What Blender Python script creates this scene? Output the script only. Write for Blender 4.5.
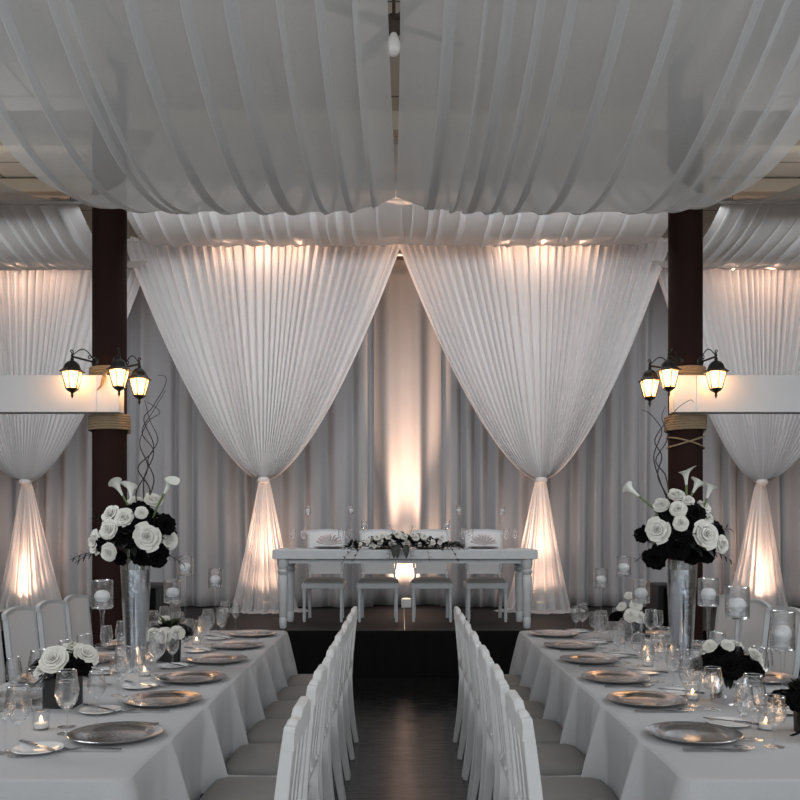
import bpy, math, random
from mathutils import Vector, Matrix
PI = math.pi
random.seed(7)
S = bpy.context.scene
for o in list(bpy.data.objects): bpy.data.objects.remove(o)
COL = S.collection

# ------------------------------------------------------------------ camera
cam = bpy.data.cameras.new('camera'); co = bpy.data.objects.new('camera', cam); COL.objects.link(co)
co.location = (0, 0, 1.52); co.rotation_euler = (PI/2, 0, 0)
cam.sensor_width = 36; cam.lens = 40.5
cam.shift_x = -0.002; cam.shift_y = 0.155
cam.clip_start = 0.05; cam.clip_end = 100
S.camera = co
S.view_settings.view_transform = 'Standard'; S.view_settings.look = 'None'
S.view_settings.exposure = 0.1; S.view_settings.gamma = 1; S.view_settings.use_curve_mapping = False
try:
    S.cycles.transparent_max_bounces = 48; S.cycles.max_bounces = 8; S.cycles.diffuse_bounces = 3
except Exception: pass

# ------------------------------------------------------------------ world and lights
w = bpy.data.worlds.new('world'); S.world = w; w.use_nodes = True
w.node_tree.nodes['Background'].inputs[0].default_value = (0.93, 0.97, 1.0, 1)
w.node_tree.nodes['Background'].inputs[1].default_value = 0.68

def light(name, kind, loc, power, color, target=None, **kw):
    l = bpy.data.lights.new(name, kind); l.energy = power; l.color = color
    for k, v in kw.items(): setattr(l, k, v)
    o = bpy.data.objects.new(name, l); COL.objects.link(o); o.location = loc
    if target is not None:
        o.rotation_euler = (Vector(target)-Vector(loc)).to_track_quat('-Z', 'Y').to_euler()
    return o
COOL = (0.95, 0.98, 1.0); WARM = (1.0, 0.62, 0.42)
light('hall_daylight', 'AREA', (0, -2.9, 3.3), 215, COOL, (0, 9, 2.6), shape='RECTANGLE', size=12, size_y=3.6)
for q, nm in ((-1, 'left'), (1, 'right')):
    light('added_ceiling_fill_'+nm, 'AREA', (q*1.3, 5.3, 5.02), 10, COOL, (q*1.3, 5.4, 9), shape='RECTANGLE', size=1.8, size_y=2.8)  # added fill without fixture, brightens the ceiling above the swags
    light('added_side_ceiling_fill_'+nm, 'AREA', (q*5.2, 9.3, 4.9), 14, COOL, (q*5.2, 9.3, 9), shape='RECTANGLE', size=3.5, size_y=1.6)  # added fill lifting the ceiling beyond the columns
    light('added_table_fill_'+nm, 'AREA', (q*4.4, 4.2, 3.45), 85, COOL, (q*1.6, 4.6, .7), shape='RECTANGLE', size=1.2, size_y=4)  # added overhead fill for the table tops, no lamp hangs here
    light('added_drape_fill_'+nm, 'AREA', (q*1.7, 8.40, 4.40), 32, COOL, (q*1.7, 10.8, 2.7), shape='RECTANGLE', size=2.6, size_y=.25)  # fill added in front of the large drapes to brighten them
    light('added_side_drape_fill_'+nm, 'AREA', (q*4.8, 8.30, 3.95), 24, COOL, (q*4.8, 10.8, 2.5), shape='RECTANGLE', size=2.6, size_y=.25)  # same added fill, aimed at the side drapes

# ------------------------------------------------------------------ materials
def mat(name, col, rough=0.5, metal=0.0, spec=0.5, noise=None, bump=None, coat=0):
    m = bpy.data.materials.new(name); m.use_nodes = True
    nt = m.node_tree; b = nt.nodes['Principled BSDF']
    b.inputs['Base Color'].default_value = (*col, 1); b.inputs['Roughness'].default_value = rough
    b.inputs['Metallic'].default_value = metal; b.inputs['Specular IOR Level'].default_value = spec
    b.inputs['Coat Weight'].default_value = coat
    tc = nt.nodes.new('ShaderNodeTexCoord')
    if noise:
        sc, amt = noise
        n = nt.nodes.new('ShaderNodeTexNoise'); n.inputs['Scale'].default_value = sc; n.inputs['Detail'].default_value = 5
        nt.links.new(tc.outputs['Object'], n.inputs['Vector'])
        mx = nt.nodes.new('ShaderNodeMix'); mx.data_type = 'RGBA'
        mx.inputs[6].default_value = (*[c*(1-amt) for c in col], 1); mx.inputs[7].default_value = (*[min(1, c*(1+amt)) for c in col], 1)
        nt.links.new(n.outputs['Fac'], mx.inputs[0]); nt.links.new(mx.outputs[2], b.inputs['Base Color'])
    if bump:
        sc, st = bump
        n = nt.nodes.new('ShaderNodeTexNoise'); n.inputs['Scale'].default_value = sc; n.inputs['Detail'].default_value = 3
        nt.links.new(tc.outputs['Object'], n.inputs['Vector'])
        bp = nt.nodes.new('ShaderNodeBump'); bp.inputs['Strength'].default_value = st; bp.inputs['Distance'].default_value = 0.01
        nt.links.new(n.outputs['Fac'], bp.inputs['Height']); nt.links.new(bp.outputs['Normal'], b.inputs['Normal'])
    return m

def fabric(name, col, sheer=0.2, transl=0.35):
    m = bpy.data.materials.new(name); m.use_nodes = True; nt = m.node_tree; nt.nodes.clear()
    out = nt.nodes.new('ShaderNodeOutputMaterial')
    d = nt.nodes.new('ShaderNodeBsdfDiffuse'); t = nt.nodes.new('ShaderNodeBsdfTranslucent'); tr = nt.nodes.new('ShaderNodeBsdfTransparent')
    tc = nt.nodes.new('ShaderNodeTexCoord'); n = nt.nodes.new('ShaderNodeTexNoise'); n.inputs['Scale'].default_value = 60
    nt.links.new(tc.outputs['Object'], n.inputs['Vector'])
    mx = nt.nodes.new('ShaderNodeMix'); mx.data_type = 'RGBA'
    mx.inputs[6].default_value = (*[c*0.93 for c in col], 1); mx.inputs[7].default_value = (*[min(1, c*1.05) for c in col], 1)
    nt.links.new(n.outputs['Fac'], mx.inputs[0])
    nt.links.new(mx.outputs[2], d.inputs[0]); nt.links.new(mx.outputs[2], t.inputs[0])
    m1 = nt.nodes.new('ShaderNodeMixShader'); m1.inputs[0].default_value = transl
    nt.links.new(d.outputs[0], m1.inputs[1]); nt.links.new(t.outputs[0], m1.inputs[2])
    if sheer > 0:
        m2 = nt.nodes.new('ShaderNodeMixShader'); m2.inputs[0].default_value = sheer
        nt.links.new(m1.outputs[0], m2.inputs[1]); nt.links.new(tr.outputs[0], m2.inputs[2]); nt.links.new(m2.outputs[0], out.inputs[0])
    else: nt.links.new(m1.outputs[0], out.inputs[0])
    return m

def glassmat(name, tint=(0.97, 0.98, 0.99), edge=1.0, base=0.012, rough=0.0, refr=0.12, wavy=0):
    m = bpy.data.materials.new(name); m.use_nodes = True; nt = m.node_tree; nt.nodes.clear()
    out = nt.nodes.new('ShaderNodeOutputMaterial')
    g = nt.nodes.new('ShaderNodeBsdfGlossy'); g.inputs['Roughness'].default_value = rough; g.inputs[0].default_value = (1, 1, 1, 1)
    t0 = nt.nodes.new('ShaderNodeBsdfTransparent'); t0.inputs[0].default_value = (*tint, 1)
    rf_ = nt.nodes.new('ShaderNodeBsdfRefraction'); rf_.inputs[0].default_value = (1, 1, 1, 1); rf_.inputs['IOR'].default_value = 1.45; rf_.inputs['Roughness'].default_value = 0.0
    t = nt.nodes.new('ShaderNodeMixShader'); t.inputs[0].default_value = refr
    nt.links.new(t0.outputs[0], t.inputs[1]); nt.links.new(rf_.outputs[0], t.inputs[2])
    lw = nt.nodes.new('ShaderNodeLayerWeight'); lw.inputs[0].default_value = 0.5
    p = nt.nodes.new('ShaderNodeMath'); p.operation = 'POWER'; p.inputs[1].default_value = 2.4
    nt.links.new(lw.outputs['Facing'], p.inputs[0])
    ma = nt.nodes.new('ShaderNodeMath'); ma.operation = 'MULTIPLY_ADD'; ma.inputs[1].default_value = edge; ma.inputs[2].default_value = base
    nt.links.new(p.outputs[0], ma.inputs[0])
    mx = nt.nodes.new('ShaderNodeMixShader'); nt.links.new(ma.outputs[0], mx.inputs[0])
    if wavy:
        tc = nt.nodes.new('ShaderNodeTexCoord'); n = nt.nodes.new('ShaderNodeTexNoise'); n.inputs['Scale'].default_value = wavy
        nt.links.new(tc.outputs['Object'], n.inputs['Vector'])
        bp = nt.nodes.new('ShaderNodeBump'); bp.inputs['Strength'].default_value = 0.6; bp.inputs['Distance'].default_value = 0.01
        nt.links.new(n.outputs['Fac'], bp.inputs['Height'])
        for q in (g, lw, rf_): nt.links.new(bp.outputs['Normal'], q.inputs['Normal'])
    nt.links.new(t.outputs[0], mx.inputs[1]); nt.links.new(g.outputs[0], mx.inputs[2]); nt.links.new(mx.outputs[0], out.inputs[0])
    return m

def emit(name, col, s):
    m = bpy.data.materials.new(name); m.use_nodes = True; nt = m.node_tree; b = nt.nodes['Principled BSDF']
    b.inputs['Base Color'].default_value = (*col, 1)
    b.inputs['Emission Color'].default_value = (*col, 1); b.inputs['Emission Strength'].default_value = s
    return m

M_SWAG = fabric('sheer_voile', (0.74, 0.74, 0.75), 0.36, 0.30)
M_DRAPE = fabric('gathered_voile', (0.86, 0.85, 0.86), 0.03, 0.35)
M_SKIRT = fabric('gathered_sheer', (0.84, 0.83, 0.84), 0.16, 0.45)
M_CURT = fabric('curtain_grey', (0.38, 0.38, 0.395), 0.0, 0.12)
M_CLOTH = mat('table_linen', (0.46, 0.465, 0.48), 0.9, spec=0.1, noise=(120, 0.05), bump=(220, 0.15))
M_WHITEP = mat('white_paint', (0.63, 0.635, 0.64), 0.45, noise=(14, 0.06), bump=(40, 0.1))
M_TABLEW = mat('white_limed_wood', (0.50, 0.52, 0.54), 0.5, noise=(18, 0.10))
M_SEAT = mat('grey_leatherette', (0.24, 0.235, 0.23), 0.6, noise=(30, 0.06))
M_PAD = mat('pale_upholstery', (0.66, 0.66, 0.67), 0.85, noise=(50, 0.06))
M_COLUMN = mat('dark_brown_paint', (0.020, 0.008, 0.0065), 0.8, spec=0.15, noise=(5, 0.25))
M_BEAM = mat('beam_white', (0.60, 0.61, 0.63), 0.6, noise=(8, 0.03))
M_IRON = mat('black_iron', (0.015, 0.013, 0.012), 0.45, metal=0.3)
M_BLACK = mat('black_cloth', (0.004, 0.004, 0.004), 0.9, spec=0.1, noise=(20, 0.3))
M_CASE = mat('black_case', (0.008, 0.008, 0.009), 0.6, noise=(30, 0.2))
M_SILVER = mat('silver_metal', (0.47, 0.46, 0.465), 0.2, metal=1.0, bump=(60, 0.12))
M_CHROME = mat('mirror_silver', (0.72, 0.72, 0.74), 0.08, metal=1.0, bump=(25, 0.2))
M_CUTL = mat('cutlery_steel', (0.35, 0.35, 0.36), 0.2, metal=1.0, noise=(20, .1))
M_CHINA = mat('white_china', (0.72, 0.72, 0.73), 0.15, noise=(10, 0.02))
M_ROSE = mat('ivory_petal', (0.66, 0.65, 0.60), 0.7, spec=0.2, noise=(40, 0.05))
M_LILY = mat('white_petal', (0.68, 0.69, 0.64), 0.5, noise=(20, 0.05))
M_DROSE = mat('black_petal', (0.003, 0.0025, 0.003), 0.8, spec=0.06, noise=(30, 0.3))
M_LEAF = mat('dark_leaf', (0.010, 0.013, 0.010), 0.5, noise=(20, 0.4))
M_STEM = mat('green_stem', (0.10, 0.14, 0.05), 0.5, noise=(20, 0.3))
M_TWIG = mat('dark_twig', (0.02, 0.017, 0.015), 0.7, noise=(40, 0.3))
M_WAX = mat('white_wax', (0.60, 0.60, 0.60), 0.5, noise=(30, 0.03))
M_NAPK = mat('blush_napkin', (0.72, 0.67, 0.68), 0.9, noise=(40, 0.06))
M_GLASS = glassmat('clear_glass', (0.985, 0.99, 0.995), 1.0, 0.015, 0.0, 0.10, 45)
M_RIM = glassmat('polished_rim', (0.97, 0.98, 0.99), 0.5, 0.5, 0.05, 0.0)
M_VASE = glassmat('vase_glass', (0.93, 0.95, 0.97), 0.8, 0.10, 0.02)
M_VWATER = glassmat('vase_water', (0.85, 0.88, 0.90), 0.6, 0.42, 0.06, 0.1)
M_WATER = glassmat('water', (0.93, 0.95, 0.96), 0.8, 0.05)
M_FLAME = emit('candle_flame', (1.0, 0.62, 0.30), 9)
M_LGLASS = emit('lens_glow', (1.0, 0.72, 0.42), 1.5)
M_PANE = emit('lantern_frosted_glass', (1.0, 0.68, 0.38), 1.1)
_nt = M_PANE.node_tree; _t = _nt.nodes.new('ShaderNodeBsdfTransparent'); _t.inputs[0].default_value = (1, .9, .75, 1)
_m = _nt.nodes.new('ShaderNodeMixShader'); _m.inputs[0].default_value = .45
_nt.links.new(_nt.nodes['Principled BSDF'].outputs[0], _m.inputs[1]); _nt.links.new(_t.outputs[0], _m.inputs[2])
_nt.links.new(_m.outputs[0], _nt.nodes['Material Output'].inputs[0])
M_BULB = emit('lantern_bulb', (1.0, 0.72, 0.42), 14)
M_ROPE = mat('jute_rope', (0.30, 0.225, 0.14), 0.9, noise=(90, 0.35), bump=(160, 0.8))

def floor_mat():
    m = mat('dark_wood_floor', (0.009, 0.0087, 0.0087), 0.14, spec=0.65, noise=(3, 0.2)); nt = m.node_tree; b = nt.nodes['Principled BSDF']
    tc = nt.nodes.new('ShaderNodeTexCoord'); mp = nt.nodes.new('ShaderNodeMapping'); mp.inputs['Scale'].default_value = (1.2, 14, 1)
    n = nt.nodes.new('ShaderNodeTexNoise'); n.inputs['Scale'].default_value = 3; n.inputs['Detail'].default_value = 6
    nt.links.new(tc.outputs['Object'], mp.inputs[0]); nt.links.new(mp.outputs[0], n.inputs['Vector'])
    bp = nt.nodes.new('ShaderNodeBump'); bp.inputs['Strength'].default_value = 0.35; bp.inputs['Distance'].default_value = 0.01
    nt.links.new(n.outputs['Fac'], bp.inputs['Height']); nt.links.new(bp.outputs['Normal'], b.inputs['Normal'])
    return m
M_FLOOR = floor_mat()
M_STAGE = mat('stage_dark_carpet', (0.014, 0.012, 0.012), 0.6, spec=0.25, noise=(12, 0.2), bump=(80, 0.3))
def ceil_mat():
    m = mat('tan_ceiling_board', (0.46, 0.40, 0.33), 0.8); nt = m.node_tree; b = nt.nodes['Principled BSDF']
    tc = nt.nodes.new('ShaderNodeTexCoord'); br = nt.nodes.new('ShaderNodeTexBrick')
    br.inputs['Color1'].default_value = (.47, .44, .39, 1); br.inputs['Color2'].default_value = (.42, .39, .34, 1); br.inputs['Mortar'].default_value = (.1, .09, .07, 1)
    br.inputs['Scale'].default_value = 1.0; br.inputs['Mortar Size'].default_value = 0.012
    br.inputs['Brick Width'].default_value = 2.4; br.inputs['Row Height'].default_value = 0.8
    nt.links.new(tc.outputs['Object'], br.inputs['Vector']); nt.links.new(br.outputs['Color'], b.inputs['Base Color'])
    return m
M_CEIL = ceil_mat()
M_WALL = mat('tan_wall', (0.33, 0.29, 0.24), 0.8, noise=(2, 0.06))
M_TAN = mat('tan_beam', (0.42, 0.36, 0.28), 0.7, noise=(5, 0.1))
M_FAN = mat('fan_brown', (0.05, 0.035, 0.025), 0.5, noise=(10, 0.2))
M_FANL = mat('opal_glass', (0.8, 0.8, 0.78), 0.3, noise=(10, 0.02))

# ------------------------------------------------------------------ mesh helpers
class MB:
    def __init__(s): s.v = []; s.f = []
    def box(s, c, d, top=None):
        n = len(s.v); cx, cy, cz = c; dx, dy, dz = d[0]/2, d[1]/2, d[2]/2; t = top or 1
        for z, k in ((-dz, 1), (dz, t)):
            for x, y in ((-1, -1), (1, -1), (1, 1), (-1, 1)): s.v.append((cx+x*dx*k, cy+y*dy*k, cz+z))
        for f in ((0, 3, 2, 1), (4, 5, 6, 7), (0, 1, 5, 4), (1, 2, 6, 5), (2, 3, 7, 6), (3, 0, 4, 7)): s.f.append([n+i for i in f])
        return s
    def bar(s, pts, w, t, side=Vector((0, 1, 0))):
        # rectangular section swept along pts; w along side, t across
        n = len(s.v); pts = [Vector(p) for p in pts]
        ws = w if isinstance(w, (list, tuple)) else [w]*len(pts); ts = t if isinstance(t, (list, tuple)) else [t]*len(pts)
        for i, p in enumerate(pts):
            a = pts[max(i-1, 0)]; b = pts[min(i+1, len(pts)-1)]; d = (b-a).normalized()
            sd = (side-d*side.dot(d)).normalized(); u = d.cross(sd)
            for x, y in ((-1, -1), (1, -1), (1, 1), (-1, 1)): s.v.append(tuple(p+sd*(x*ws[i]/2)+u*(y*ts[i]/2)))
        for i in range(len(pts)-1):
            for k in range(4): s.f.append([n+i*4+k, n+i*4+(k+1) % 4, n+(i+1)*4+(k+1) % 4, n+(i+1)*4+k])
        m = n+(len(pts)-1)*4
        s.f.append([n+3, n+2, n+1, n]); s.f.append([m, m+1, m+2, m+3]); return s
    def lathe(s, prof, seg=16, c=(0, 0, 0), sq=None, ax=None):
        n = len(s.v); N = len(prof)
        for r, z in prof:
            for k in range(seg):
                a = 2*PI*k/seg + (PI/seg if seg <= 6 else 0)
                x, y = math.cos(a)*r, math.sin(a)*r
                v = Vector((x, y, z))
                if ax is not None: v = ax @ v
                s.v.append((c[0]+v.x, c[1]+v.y, c[2]+v.z))
        for i in range(N-1):
            for k in range(seg): s.f.append([n+i*seg+k, n+i*seg+(k+1) % seg, n+(i+1)*seg+(k+1) % seg, n+(i+1)*seg+k])
        if prof[0][0] > 1e-4: s.f.append([n+k for k in range(seg)][::-1]) if prof[0] != prof[-1] else None
        return s
    def cap(s, seg):
        n = len(s.v)-seg; s.f.append([n+k for k in range(seg)]); return s
    def tube(s, pts, r, seg=6):
        n = len(s.v); pts = [Vector(p) for p in pts]; N = len(pts)
        rs = r if isinstance(r, (list, tuple)) else [r]*N
        up = Vector((0, 0, 1)); d0 = (pts[1]-pts[0]).normalized()
        if abs(d0.dot(up)) > .9: up = Vector((1, 0, 0))
        u = (up-d0*up.dot(d0)).normalized()
        for i, p in enumerate(pts):
            d = (pts[min(i+1, N-1)]-pts[max(i-1, 0)]).normalized()
            u = (u-d*u.dot(d)).normalized(); w_ = d.cross(u)
            for k in range(seg):
                a = 2*PI*k/seg; s.v.append(tuple(p+u*(math.cos(a)*rs[i])+w_*(math.sin(a)*rs[i])))
        for i in range(N-1):
            for k in range(seg): s.f.append([n+i*seg+k, n+i*seg+(k+1) % seg, n+(i+1)*seg+(k+1) % seg, n+(i+1)*seg+k])
        s.f.append([n+k for k in range(seg)][::-1]); s.f.append([n+(N-1)*seg+k for k in range(seg)]); return s
    def grid(s, fn, nu, nv, closed=False):
        n = len(s.v); cu = nu if closed else nu+1
        for j in range(nv+1):
            for i in range(cu): s.v.append(tuple(fn(i/nu, j/nv)))
        for j in range(nv):
            for i in range(nu):
                a = n+j*cu+i; b = n+j*cu+(i+1) % cu; s.f.append([a, b, b+cu, a+cu])
        return s
    def ball(s, c, r, seg=12, rings=8, sz=1.0):
        return s.lathe([(max(1e-5, r*math.sin(PI*i/rings)), -r*sz*math.cos(PI*i/rings)) for i in range(rings+1)], seg, c)
    def build(s, name, m, parent=None, bevel=0, smooth=True, solid=0):
        me = bpy.data.meshes.new(name); me.from_pydata(s.v, [], s.f); me.materials.append(m)
        if smooth:
            me.polygons.foreach_set('use_smooth', [True]*len(me.polygons)); me.set_sharp_from_angle(angle=math.radians(42))
        me.update()
        o = bpy.data.objects.new(name, me); COL.objects.link(o)
        if parent: o.parent = parent
        if bevel:
            b = o.modifiers.new('bevel', 'BEVEL'); b.width = bevel; b.segments = 2; b.limit_method = 'ANGLE'
        if solid:
            b = o.modifiers.new('solid', 'SOLIDIFY'); b.thickness = solid; b.offset = 0
        return o
def tag(o, label, cat, group=None):
    o['label'] = label; o['category'] = cat
    if group: o['group'] = group
    return o
def thing(name, label, cat, loc=(0, 0, 0), rz=0, group=None):
    o = bpy.data.objects.new(name, None); COL.objects.link(o); o.empty_display_size = .1
    o.location = loc; o.rotation_euler = (0, 0, rz); return tag(o, label, cat, group)
def struct(o): o['kind'] = 'structure'; return o
def dup(o, loc=None, rz=None, label=None, parent=None):
    c = o.copy(); COL.objects.link(c)
    if parent: c.parent = parent
    if loc is not None: c.location = loc
    if rz is not None: c.rotation_euler = (c.rotation_euler[0], c.rotation_euler[1], rz)
    if label: c['label'] = label
    for ch in list(o.children): dup(ch, parent=c)
    return c
class Proto:
    """first placement moves the prototype itself, every later one copies it"""
    def __init__(s, root): s.r = root; s.used = False
    def put(s, loc, rz=0, label=None):
        if not s.used:
            s.used = True; s.r.location = loc; s.r.rotation_euler[2] = rz
            if label: s.r['label'] = label
            return s.r
        return dup(s.r, loc, rz, label)
def lerp(a, b, t): return a+(b-a)*t
def sm(t): t = max(0, min(1, t)); return t*t*(3-2*t)

# ------------------------------------------------------------------ room shell
SZ = 0.46                       # stage height
struct(MB().box((0, 4.75, -.05), (17, 15.5, .1)).build('floor', M_FLOOR))
struct(MB().box((0, 4.75, 5.75), (17, 15.5, .1)).build('ceiling', M_CEIL))
struct(MB().box((0, 12.55, 2.85), (17, .1, 5.7)).build('wall_back', M_WALL))
struct(MB().box((-8.55, 4.75, 2.85), (.1, 15.5, 5.7)).build('wall_left', M_WALL))
struct(MB().box((8.55, 4.75, 2.85), (.1, 15.5, 5.7)).build('wall_right', M_WALL))
for i, (y, z, h) in enumerate(((2.35, 5.22, .18), (4.6, 5.6, .18), (6.4, 5.6, .18), (8.32, 5.22, .18), (9.6, 5.6, .16), (10.9, 5.6, .16))):
    struct(MB().box((0, y, z), (16.9, .16, h)).build('trim_%d' % (i+1), M_TAN, bevel=.01))
for i, x in enumerate((-5.6, -2.63, 2.58, 5.6)):
    struct(MB().box((x, 5.3, 5.44), (.14, 11.2, .22)).build('trim_%d' % (i+7), M_TAN, bevel=.01))

# stage
st = thing('stage', 'low dark platform with black skirt carrying the head table', 'stage', (0, 10.7, 0))
MB().box((0, 0, SZ-.01), (15, 3.5, .02)).box((0, .05, SZ/2-.01), (14.8, 3.3, SZ-.02)).build('platform_top', M_STAGE, st)
def skf(u, v):
    x = lerp(-7.5, 7.5, u); return (x, -1.752+.012*math.sin(x*38)*(1-v*.9), lerp(.005, SZ-.003, v))
MB().grid(skf, 700, 2).build('skirt', M_BLACK, st)
MB().box((.03, 0, SZ+.002), (.008, 3.4, .004)).build('seam_strip', M_CUTL, st)

# ------------------------------------------------------------------ back curtains
def pleat(s, k=1.0, ph=0.0):
    p = s*k + .45*math.sin(s*1.3*k*.5+ph) + .22*math.sin(s*3.1*k*.5+2*ph)
    return math.sin(2*PI*p)*.8 + .25*math.sin(2*PI*p*2+1.1)*math.sin(s*2.3+ph) + .25*math.sin(s*1.9*2+ph*3)
xs = [-7.4, -5.9, -4.55, -3.1, -1.75, -.34, .49, 1.8, 3.1, 4.5, 5.9, 7.4]
pos = ['far left', 'left, behind the left side drape', 'behind the left column', 'left of the big left drape knot', 'right of the big left drape knot', 'centre, brightly lit between the two big drapes',
       'left of the big right drape knot', 'right of the big right drape knot', 'behind the right column', 'right, behind the right side drape', 'far right']
for i in range(len(xs)-1):
    a, b = xs[i], xs[i+1]
    ph = i*1.7
    def cf(u, v, a=a, b=b, ph=ph, i=i):
        e0, e1 = (.3, .3) if i == 5 else (.07 if i != 6 else 0, .07 if i != 4 else 0)
        s = lerp(a-e0, b+e1, u)
        amp = .07*(.6+.4*v)
        x = s+.03*math.sin(s*5+ph)*v + .02*v*math.sin(v*3+s)
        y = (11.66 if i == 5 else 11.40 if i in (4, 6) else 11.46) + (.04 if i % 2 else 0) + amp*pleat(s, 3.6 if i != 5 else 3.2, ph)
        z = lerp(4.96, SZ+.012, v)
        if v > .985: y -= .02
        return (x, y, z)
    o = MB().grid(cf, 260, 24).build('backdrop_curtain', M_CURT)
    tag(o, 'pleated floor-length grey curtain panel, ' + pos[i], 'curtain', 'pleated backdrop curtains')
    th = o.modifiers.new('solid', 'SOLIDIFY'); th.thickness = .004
tag(MB().tube([(-7.6, 11.58, 4.99), (7.6, 11.58, 4.99)], .02, 8).build('curtain_rod', M_WHITEP), 'long horizontal rod holding the pleated backdrop curtains at the top', 'rod')

# ------------------------------------------------------------------ tied drapes
def tied_drape(xk, zk, x0, x1, zt, label, y0=10.84, seed=0):
    if abs(xk) > 3: y0 = 10.96
    t = thing('tied_drape', label, 'drape', (xk, y0, SZ), 0, 'white drapes tied in the middle')
    rnd = random.Random(seed)
    phs = [rnd.uniform(0, 6) for _ in range(4)]
    L, R = xk-x0, x1-xk
    def pl(u, n):
        q = u*n + .6*math.sin(u*9+phs[0]) + .3*math.sin(u*23+phs[1])
        return math.sin(2*PI*q) + .35*math.sin(2*PI*q*2.03+phs[2])
    def up(u, v):
        c = 2*u-1; wf = max(0.0, 1-v)**.66
        wf = max(wf, 0)*(1-.0)+.0
        W = (L if c < 0 else R)
        x = c*(W*wf + .055) + .012*pl(u+.01, 30)*(1-v)
        amp = lerp(.036, .016, v)
        # outer hem edges roll back a little, middle bulges toward the room near the tie
        y = -amp*pl(u, 31) - .07*math.sin(PI*u)*sm(v)-.02*math.sin(PI*v)
        z = lerp(zt, zk, v) - SZ
        z += (.012*pl(u, 30) if v == 0 else 0)
        return (x, y, z)
    MB().grid(up, 420, 46).build('gathered_panel', M_DRAPE, t)
    def hd(u, v):   # ruffled header above the rod
        c = 2*u-1; W = (L if c < 0 else R)
        return (c*(W+.055), -.02-.02*pl(u, 31)-.02*math.sin(u*160+phs[3])*v, zt-SZ-.02+v*(.035+.018*math.sin(u*90+phs[1])*math.sin(u*37)))
    MB().grid(hd, 420, 3).build('ruffled_header', M_DRAPE, t)
    def sk(u, v):
        c = 2*u-1
        fall = min(v/.93, 1)
        W = .05 + .16*fall**.6 + .19*fall**1.6
        out = max(0, (v-.93)/.07)
        W += .16*out
        am = .008+.03*fall
        y = -(.03+.20*fall)*math.cos(c*PI/2)**.8 - am*pl(u*.45+.2, 22) + .10*fall
        y -= .22*out*(1-.4*abs(c))
        z = lerp(zk-SZ, .02, fall) + .03*math.sin(PI*out)*(.5+.5*math.sin(u*40+phs[0])) - .008*out
        x = c*W + .02*fall*math.sin(u*30+phs[1])
        return (x, y, max(z, .008))
    MB().grid(sk, 200, 50).build('sheer_tail', M_SKIRT, t)
    MB().lathe([(.055, -.03), (.068, -.02), (.072, 0), (.066, .02), (.052, .03)], 20, (0, -.04, zk-SZ)).build('tie_band', M_DRAPE, t)
    return t
tied_drape(-1.655, 2.05, -3.29, -.035, 4.94, 'large white drape tied in the middle, left of the centre of the stage', seed=1)
tied_drape(1.675, 2.05, .0, 3.20, 4.94, 'large white drape tied in the middle, right of the centre of the stage', seed=2)
tied_drape(-4.57, 2.03, -6.3, -3.18, 4.66, 'white tied drape beyond the left column, cut by the left edge', seed=3)
tied_drape(4.37, 2.03, 3.14, 6.1, 4.66, 'white tied drape beyond the right column, cut by the right edge', seed=4)
def rod(x0, x1, y, z, label, zc=5.5):
    t = thing('drape_rod', label, 'rod', ((x0+x1)/2, y, z))
    h = (x1-x0)/2
    MB().tube([(-h, 0, 0), (h, 0, 0)], .018, 8).build('pipe', M_WHITEP, t)
    for sx in (-.92, .92): MB().tube([(sx*h, 0, 0), (sx*h, 0, 5.7-z)], .004, 5).build('cable', M_CUTL, t)
rod(-3.33, 3.25, 10.87, 4.93, 'white pipe carrying the two large tied drapes above the stage')
rod(-6.3, -3.15, 10.87, 4.64, 'white pipe carrying the tied drape beyond the left column')
rod(3.12, 6.15, 10.87, 4.64, 'white pipe carrying the tied drape beyond the right column')

# ------------------------------------------------------------------ ceiling swags
def swag(x0, x1, yA, yB, zA, zB, sag, folds, label, lift=0.0, seed=0, spread=0.0):
    rnd = random.Random(seed)
    prof = [(x0, 0, 0)]
    cur = x0
    fl = sorted(folds)
    for p, w_ in fl:
        n = max(2, int((p-cur)/.06))
        for k in range(1, n+1):
            x = lerp(cur, p, k/n); prof.append((x, .010*math.sin((x-cur)/(max(.05, p-cur))*PI), 0))
        # Z fold : forward, back, forward
        a = rnd.uniform(0, 6)
        prof += [(p+w_*.6, -.004, a), (p+w_*.95, -.012, a), (p+w_, -.020, a), (p+w_*.9, -.026, a), (p+w_*.4, -.026, a), (p+w_*.05, -.028, a), (p, -.036, a), (p+w_*.08, -.042, a), (p+w_*.5, -.030, a)]
        cur = p+w_
        prof.append((cur+.02, -.004, a)); cur += .02
    n = max(2, int((x1-cur)/.06))
    for k in range(1, n+1): prof.append((lerp(cur, x1, k/n), .008*math.sin(k/n*PI), 0))
    N = len(prof)-1; xm = (x0+x1)/2; ph = rnd.uniform(0, 6)
    def fn(u, v):
        x, dz, a = prof[round(u*N)]
        t = 2*v-1
        z = lerp(zA, zB, v) - sag*(1-t*t)
        k = (x-x0)/(x1-x0)
        xx = xm+(x-xm)*(1+spread*(v-.5)) + .025*math.sin(v*5+x*1.3+ph)*math.sin(PI*v)
        # fold depth is strongest in the belly; a gentle cross sag between folds
        z += dz*(.45+.0*math.sin(PI*v)) + .006*math.sin(x*2.4+v*2+ph)*math.sin(PI*v)
        z += lift*(abs(2*k-1)**6)*math.sin(PI*v)
        return (xx, lerp(yA, yB, v), z)
    o = MB().grid(fn, N, 56).build('ceiling_swag', M_SWAG)
    return tag(o, label, 'ceiling drape', 'sheer white ceiling swags')
A, B, ZS, SG = 2.45, 8.2, 5.12, 1.60
swag(-2.22, -.065, A, B, ZS, ZS, SG, [(-2.05, .05), (-1.80, .05), (-1.56, .045), (-1.48, .03), (-1.22, .06), (-.97, .05), (-.78, .065), (-.55, .03), (-.38, .04), (-.22, .025)],
     'large sheer white swag filling the upper left of the ceiling', .12, 1)
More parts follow.
